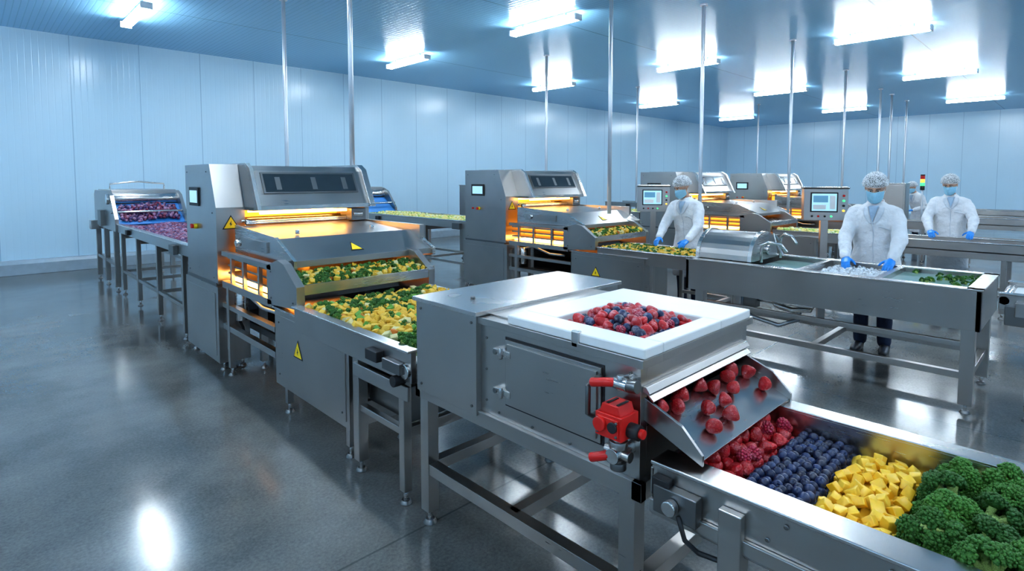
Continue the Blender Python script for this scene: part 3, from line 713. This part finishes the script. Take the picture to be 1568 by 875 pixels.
# purple berries, infeed line 1 ; mixed veg infeed line 2
def berrybed(name,x0,x1,segs,s,cf,sm=1):
    P=Pile()
    for (ya,za,yb,zb) in segs:
        for L in range(2):
            for x,y in hexf(x0,x1,ya,yb,s,.3):
                t=(y-ya)/(yb-ya); P.add(ICO2,rotm(),np.array([s*.5,s*.45,s*.5]),(x,y,za+(zb-za)*t+s*.4+L*s*.5+.02*math.sin(x*9+y*3)),cf())
    return P.build(name,['berry_skin' if sm else 'mango_flesh'])
def purp():
    q=random.random()
    return (.22,.02,.08) if q<.35 else ((.08,.03,.14) if q<.75 else (.42,.22,.36))
berrybed('frozen_berry_bed',1.69,2.52,[(6.52,.985,10.40,.985),(10.44,1.09,10.82,1.33)],.05,purp)
def yg():
    q=random.random(); return (.80,.68,.22) if q<.5 else ((.40,.55,.12) if q<.8 else (.75,.75,.5))
berrybed('corn_and_pea_bed',5.88,6.71,[(6.77,.985,10.6,.985)],.06,yg,0)
berrybed('corn_and_pea_bed',10.03,10.87,[(6.53,.985,10.3,.985)],.08,yg,0)
berrybed('corn_and_pea_bed',10.05,10.70,[(2.33,.81,3.8,.81)],.07,yg,0)
# sink contents
P=Pile()
for x,y in hexf(5.34,6.2,1.26,1.76,.045,.4): P.add(random.choice(CH),rotm(),random.uniform(.010,.017),(x,y,.895+random.uniform(0,.012)),(.66,.71,.76))
P.build('ice_chip_pile',['ice_bits'])
P=Pile()
for x,y in hexf(5.55,6.2,.60,1.13,.075,.4):
    if random.random()<(.75 if x>5.85 and y<.9 else .2): addbroc(P,random.choice(BRL),rotm(1,1),.032,(x,y,.912))
P.build('leafy_greens_pile',['broccoli_skin'])

# ------------------------------------------------------------------ people
ctex=bpy.data.textures.new('folds','CLOUDS'); ctex.noise_scale=.16; ctex.noise_depth=2
def raw(name,parts,mat,parent,vox=None,smooth=3,disp=0):
    V=[];F=[]
    for v,f in parts:
        o=len(V); V+=[tuple(p) for p in v]; F+=[[o+i for i in g] for g in f]
    me=bpy.data.meshes.new(name); me.from_pydata(V,[],F); me.materials.append(MATS[mat])
    bm=bmesh.new(); bm.from_mesh(me); bmesh.ops.recalc_face_normals(bm,faces=bm.faces); bm.to_mesh(me); bm.free()
    me.polygons.foreach_set('use_smooth',[True]*len(me.polygons))
    o=bpy.data.objects.new(name,me); COL.objects.link(o); o.parent=parent
    if vox:
        r=o.modifiers.new('r','REMESH'); r.mode='VOXEL'; r.voxel_size=vox; r.use_smooth_shade=True
        s=o.modifiers.new('s','SMOOTH'); s.iterations=smooth; s.factor=.5
    if disp:
        d=o.modifiers.new('d','DISPLACE'); d.texture=ctex; d.strength=disp; d.mid_level=.5; d.texture_coords='LOCAL'
    return o
def worker(loc,rz,hands,lean=10,pitch=28,turn=0,scale=1.0,elbow_out=.8):
    E=bpy.data.objects.new('factory_worker',None); COL.objects.link(E); E.location=(loc[0],loc[1],0); E.rotation_euler=(0,0,rz); E.scale=(scale,)*3
    piv=Vector((0,0,.95))
    def L(p):
        p=Vector(p); w=min(1,max(0,(p.z-.80)/.5)); a=math.radians(lean)*w
        return Matrix.Rotation(a,3,'X')@(p-piv)+piv     # +X rotation: z up -> -Y lean
    hp=Vector((0,.015,1.53)); HM=Matrix.Rotation(math.radians(turn),3,'Z')@Matrix.Rotation(math.radians(pitch),3,'X')
    base=L(hp)
    def Hd(p): return HM@(Vector(p)-hp)+base
    def ell(c,r,seg=20,rings=12):
        V,F=ellipsoid(c,r,None,seg,rings); return [Hd(v) for v in V],F
    def tb(pts,rad,ref=(1,0,0),seg=16,fn=None):
        V,F=tube(pts,rad,ref,seg,True); return ([fn(v) for v in V] if fn else V),F
    # coat: torso + sleeves, one surface
    tor=[(.45,.02,.24,.165),(.58,.015,.237,.165),(.75,.01,.23,.16),(.92,.005,.21,.148),(1.06,0,.188,.13),(1.18,0,.194,.132),(1.30,0,.205,.135),(1.39,.005,.188,.120),(1.44,.012,.140,.098),(1.475,.015,.095,.082),(1.50,.018,.072,.072)]
    V,F=tube([(0,y,z) for z,y,a,b_ in tor],[(a,b_) for z,y,a,b_ in tor],(1,0,0),28,False)
    parts=[([L(v) for v in V],F)]
    hand_parts=[]
    for sgn,(hx,hy,hz) in zip((-1,1),hands):
        Sh=L((sgn*.175,.01,1.385)); W=Vector((hx,hy,hz)); l1,l2=.290,.265
        d=W-Sh; D=min(d.length,l1+l2-.012); dn=d.normalized(); W=Sh+dn*D
        a=(l1*l1-l2*l2+D*D)/(2*D); h=math.sqrt(max(1e-5,l1*l1-a*a))
        pole=Vector((sgn*elbow_out,.35,-.8)); pole=(pole-dn*pole.dot(dn)).normalized(); El=Sh+dn*a+pole*h
        sh0=L((sgn*.07,.012,1.41)); sh1=L((sgn*.13,.01,1.405))
        parts.append(tb([sh0,sh1,Sh,Sh.lerp(El,.2),Sh.lerp(El,.5),Sh.lerp(El,.85),El,El.lerp(W,.25),El.lerp(W,.7),El.lerp(W,.93)],[.058,.064,.070,.072,.069,.064,.062,.060,.053,.048],(0,.3,1)))
        # hand
        u=(W-El).normalized(); u=(u+Vector((0,-.35,.12))).normalized(); nrm=Vector((sgn*-.25,0,-1)); nrm=(nrm-u*nrm.dot(u)).normalized(); sd=Vector((-sgn,0,0)); sd=(sd-u*sd.dot(u)-nrm*sd.dot(nrm)).normalized() # thumb side = inward
        w0=El.lerp(W,.9)
        hp_=[tb([w0,W,W+u*.045,W+u*.09],[(.030,.026),(.030,.022),(.041,.018),(.040,.015)],tuple(sd),14)]
        for k,(off,ln,r) in enumerate(((.029,.072,.0095),(.010,.080,.0098),(-.010,.074,.0095),(-.029,.058,.0085))):
            p=W+u*.085+sd*off; c=.30+.10*k; d1=(u+nrm*c*.6).normalized(); d2=(u+nrm*c*1.6).normalized(); d3=(u+nrm*c*3).normalized()
            d1=(d1+sd*off*3).normalized()
            hp_.append(tb([p-u*.02,p,p+d1*ln*.42,p+d1*ln*.42+d2*ln*.32,p+d1*ln*.42+d2*ln*.32+d3*ln*.26],[r,r,r*.98,r*.9,r*.8],tuple(sd),10))
        p=W+u*.028+sd*.028; t1=(sd*.8+u*.7+nrm*.3).normalized(); t2=(sd*.35+u+nrm*.4).normalized()
        hp_.append(tb([p-t1*.015,p+t1*.028,p+t1*.045+t2*.012,p+t1*.045+t2*.042],[.0145,.0125,.011,.0095],tuple(nrm),10))
        hand_parts+=hp_
        cuff=tb([El.lerp(W,.80),El.lerp(W,1.0)],[.030,.032],(0,.3,1)); hand_parts.append(cuff)
    coat=raw('lab_coat',parts,'coat_cloth',E,.013,6,.034)
    raw('gloved_hands',hand_parts,'glove',E,.0042,2)
    # legs
    lp=[]
    for sgn in(-1,1):
        x=sgn*.10; lp.append(tb([(x*.9,.01,.86),(x,.0,.70),(x,-.01,.50),(x,.015,.30),(x*1.02,.03,.10)],[(.10,.105),(.088,.094),(.068,.072),(.066,.070),(.060,.068)],(1,0,0)))
    lp.append(tb([(0,.01,.80),(0,.01,.95)],[(.16,.12),(.16,.12)]))
    raw('trousers',lp,'trousers_cloth',E,.014,3,.012)
    sp=[]
    for sgn in(-1,1):
        x=sgn*.11
        sp+= [tb([(x,.07,.045),(x,.0,.05),(x*1.05,-.10,.04),(x*1.1,-.165,.032)],[(.038,.042),(.042,.048),(.046,.036),(.036,.026)]),tb([(x,.035,.05),(x,.035,.11)],[.045,.042])]
        sp.append(tb([(x,.085,.012),(x*1.05,-.06,.012),(x*1.1,-.175,.012)],[(.038,.012),(.046,.012),(.036,.012)]))
    raw('shoes',sp,'shoe',E,.009,2)
    # head
    hd=[ell((0,.012,1.668),(.076,.094,.090)),ell((0,-.022,1.605),(.060,.066,.075)),ell((0,-.058,1.555),(.028,.026,.022)),ell((0,-.070,1.678),(.050,.018,.014)),
        ell((.034,-.058,1.625),(.024,.022,.022)),ell((-.034,-.058,1.625),(.024,.022,.022))]
    hd.append(tb([(0,-.082,1.662),(0,-.092,1.640),(0,-.098,1.626)],[(.009,.010),(.010,.010),(.013,.009)],(1,0,0),12,Hd))
    hd.append(tb([(-.018,-.086,1.585),(.018,-.086,1.585)],[.007,.007],(0,0,1),10,Hd))
    for sgn in(-1,1):
        hd.append(ell((sgn*.078,.012,1.645),(.010,.020,.032),12,8)); 
    nk=[L((0,.02,1.44)),L((0,.018,1.50)),Hd((0,.0,1.56)),Hd((0,.0,1.60))]
    hd.append(tb(nk,[.060,.056,.054,.05]))
    raw('head',hd,'skin',E,.0055,3)
    ey=[];ir=[]; br=[]
    for sgn in(-1,1):
        ey.append(ell((sgn*.031,-.0785,1.656),(.0135,.0085,.0070),14,8)); ir.append(ell((sgn*.031,-.0845,1.655),(.0058,.0035,.0058),10,6))
        br.append(tb([(sgn*.014,-.0895,1.674),(sgn*.032,-.088,1.679),(sgn*.050,-.076,1.675)],[(.003,.0035)]*3,(0,0,1),8,Hd))
        br.append(tb([(sgn*.018,-.087,1.6625),(sgn*.031,-.0885,1.6645),(sgn*.044,-.083,1.662)],[(.0015,.0018)]*3,(0,0,1),6,Hd))
    raw('eyes',ey,'eye_white',E); raw('irises',ir,'iris',E); raw('eyebrows',br,'hair',E)
    # mask
    V=[];F=[];nu,nv=22,12
    for j in range(nv+1):
        t=j/nv; z=1.532+.112*t
        for i in range(nu+1):
            ph=math.radians(-82+164*i/nu); c=math.cos(ph); e=abs(ph)/math.radians(82)
            bul=.026*math.exp(-(ph/.38)**2)*(math.sin(pi*min(1,t*.95))**.6 if t<.95 else .5)
            pl=.0022*math.sin(t*18)*c
            R=.083+.006*math.sin(pi*t)+pl; zz=z+ (.012*c-.006)*(t-.5)*2 - (.004 if t>.8 else 0)*(1-c)
            zz=zz+(1.590-zz)*.35*e**3
            V.append(Hd((.074*math.sin(ph)*(.90+.12*t),.002-(R+bul+.006)*c*1.08,zz)))
    for j in range(nv):
        for i in range(nu): a=j*(nu+1)+i; F.append((a,a+1,a+nu+2,a+nu+1))
    mk=raw('face_mask',[(V,F)],'mask_cloth',E); so=mk.modifiers.new('so','SOLIDIFY'); so.thickness=.003; so.offset=0
    st=[]
    for sgn in(-1,1):
        st.append(tb([(sgn*.072,-.012,1.625),(sgn*.080,.002,1.652),(sgn*.084,.026,1.668)],[.0018]*3,(0,0,1),6,Hd)); st.append(tb([(sgn*.066,-.012,1.565),(sgn*.077,.01,1.60),(sgn*.084,.028,1.63)],[.0018]*3,(0,0,1),6,Hd))
    raw('mask_straps',st,'hdpe',E)
    # hair + bouffant net
    def shell(k,r,cut,puff):
        V=[];F=[];seg=40;rg=14; c0=Vector((0,.022,1.683)); tl=Matrix.Rotation(math.radians(-16),3,'X')
        for j in range(rg+1):
            th=math.radians(cut)*j/rg
            for i in range(seg):
                a=2*pi*i/seg; w=1+(puff*.05*math.sin(a*9+j)+puff*.04*math.sin(a*5-j*1.7))*math.sin(th)
                if puff and j==rg: w*=.90
                V.append(Hd(c0+tl@Vector((r[0]*math.sin(th)*math.cos(a)*w,r[1]*math.sin(th)*math.sin(a)*w,r[2]*math.cos(th)*(1 if th<pi/2 else .8)))))
        for j in range(rg):
            for i in range(seg): F.append((j*seg+i,(j+1)*seg+i,(j+1)*seg+(i+1)%seg,j*seg+(i+1)%seg))
        return V,F
    raw('hair',[shell(0,(.084,.100,.092),100,0)],'hair',E)
    nt_=raw('hair_net',[shell(1,(.106,.125,.118),104,.9)],'net',E)
    # collar, lapels, placket, buttons
    def grid(fn,nu,nv):
        V=[fn(i/nu,j/nv) for j in range(nv+1) for i in range(nu+1)]; F=[(j*(nu+1)+i,j*(nu+1)+i+1,(j+1)*(nu+1)+i+1,(j+1)*(nu+1)+i) for j in range(nv) for i in range(nu)]; return V,F
    lap=[]
    for sgn in(-1,1):
        def fl(u,v,sgn=sgn):
            z=1.475-.17*v; xi=.046*(1-v)+.004; wd=.050*math.sin(pi*min(1,.25+v*.75))**.7+.004
            return L((sgn*(xi+wd*u),-.16+.07*(1-v)*1,z))
        lap.append(grid(fl,4,10))
    lo=raw('coat_lapels',lap,'coat_trim',E)
    def vee(u,v): 
        z=1.475-.15*v; return L(((.046*(1-v))*(2*u-1),-.15+.07*(1-v),z))
    vo_=raw('shirt_collar',[grid(vee,4,8)],'shirt_cloth',E)
    def pk(u,v): return L((.006+.010*(u-.5),-.17,1.30-.67*v))
    po=raw('coat_placket',[grid(pk,2,20)],'coat_trim',E)
    def pkt(u,v): return L((.055+.085*u,-.17,1.27-.004-.012*v))
    pp=raw('coat_pocket',[grid(pkt,6,2)],'coat_trim',E)
    for o,off in((lo,.006),(vo_,.003),(po,.003),(pp,.003)):
        s=o.modifiers.new('sw','SHRINKWRAP'); s.target=coat; s.wrap_method='NEAREST_SURFACEPOINT'; s.wrap_mode='ABOVE_SURFACE'; s.offset=off
        q=o.modifiers.new('so','SOLIDIFY'); q.thickness=.004; q.offset=1
    V,F=tube([(-.07,.02,1.475),(-.062,.06,1.49),(0,.082,1.50),(.062,.06,1.49),(.07,.02,1.475),(.055,-.045,1.462)],[(.02,.007)]*6,(0,0,1),8,True)
    raw('coat_collar',[([L(v) for v in V],F),],'coat_cloth',E)
    return E
worker((6.58,1.50),math.radians(-86),[(-.17,-.42,.945),(.20,-.45,.935)],lean=9,pitch=26,turn=4,scale=1.03,elbow_out=1.1)
worker((6.95,3.74),math.radians(-92),[(-.16,-.48,.945),(.22,-.42,.965)],lean=13,pitch=24,turn=-20,scale=1.02)
worker((10.25,1.42),math.radians(-80),[(-.22,-.40,1.0),(.22,-.40,1.0)],lean=6,pitch=22,turn=-15,scale=1.03,elbow_out=1.1)
worker((17.0,2.95),math.radians(-120),[(-.15,-.40,1.02),(.15,-.40,1.02)],lean=24,pitch=22,scale=.98)

# ------------------------------------------------------------------ camera / world / view
cd=bpy.data.cameras.new('camera'); cam=bpy.data.objects.new('camera',cd); COL.objects.link(cam)
cam.location=(0,0,1.76); cam.rotation_euler=(math.radians(90-3.5),0,math.radians(45.9-90)); cd.sensor_width=36; cd.lens=19.72; cd.shift_y=-.0705; cd.clip_start=.05; cd.clip_end=100
S.camera=cam
w=bpy.data.worlds.new('world'); S.world=w; w.use_nodes=True; w.node_tree.nodes['Background'].inputs[0].default_value=(.6,.75,.9,1); w.node_tree.nodes['Background'].inputs[1].default_value=.3
S.view_settings.view_transform='Standard'; S.view_settings.exposure=0
for lk in ('Medium High Contrast','Standard - Medium High Contrast'):
    try:
        S.view_settings.look=lk; break
    except Exception: pass
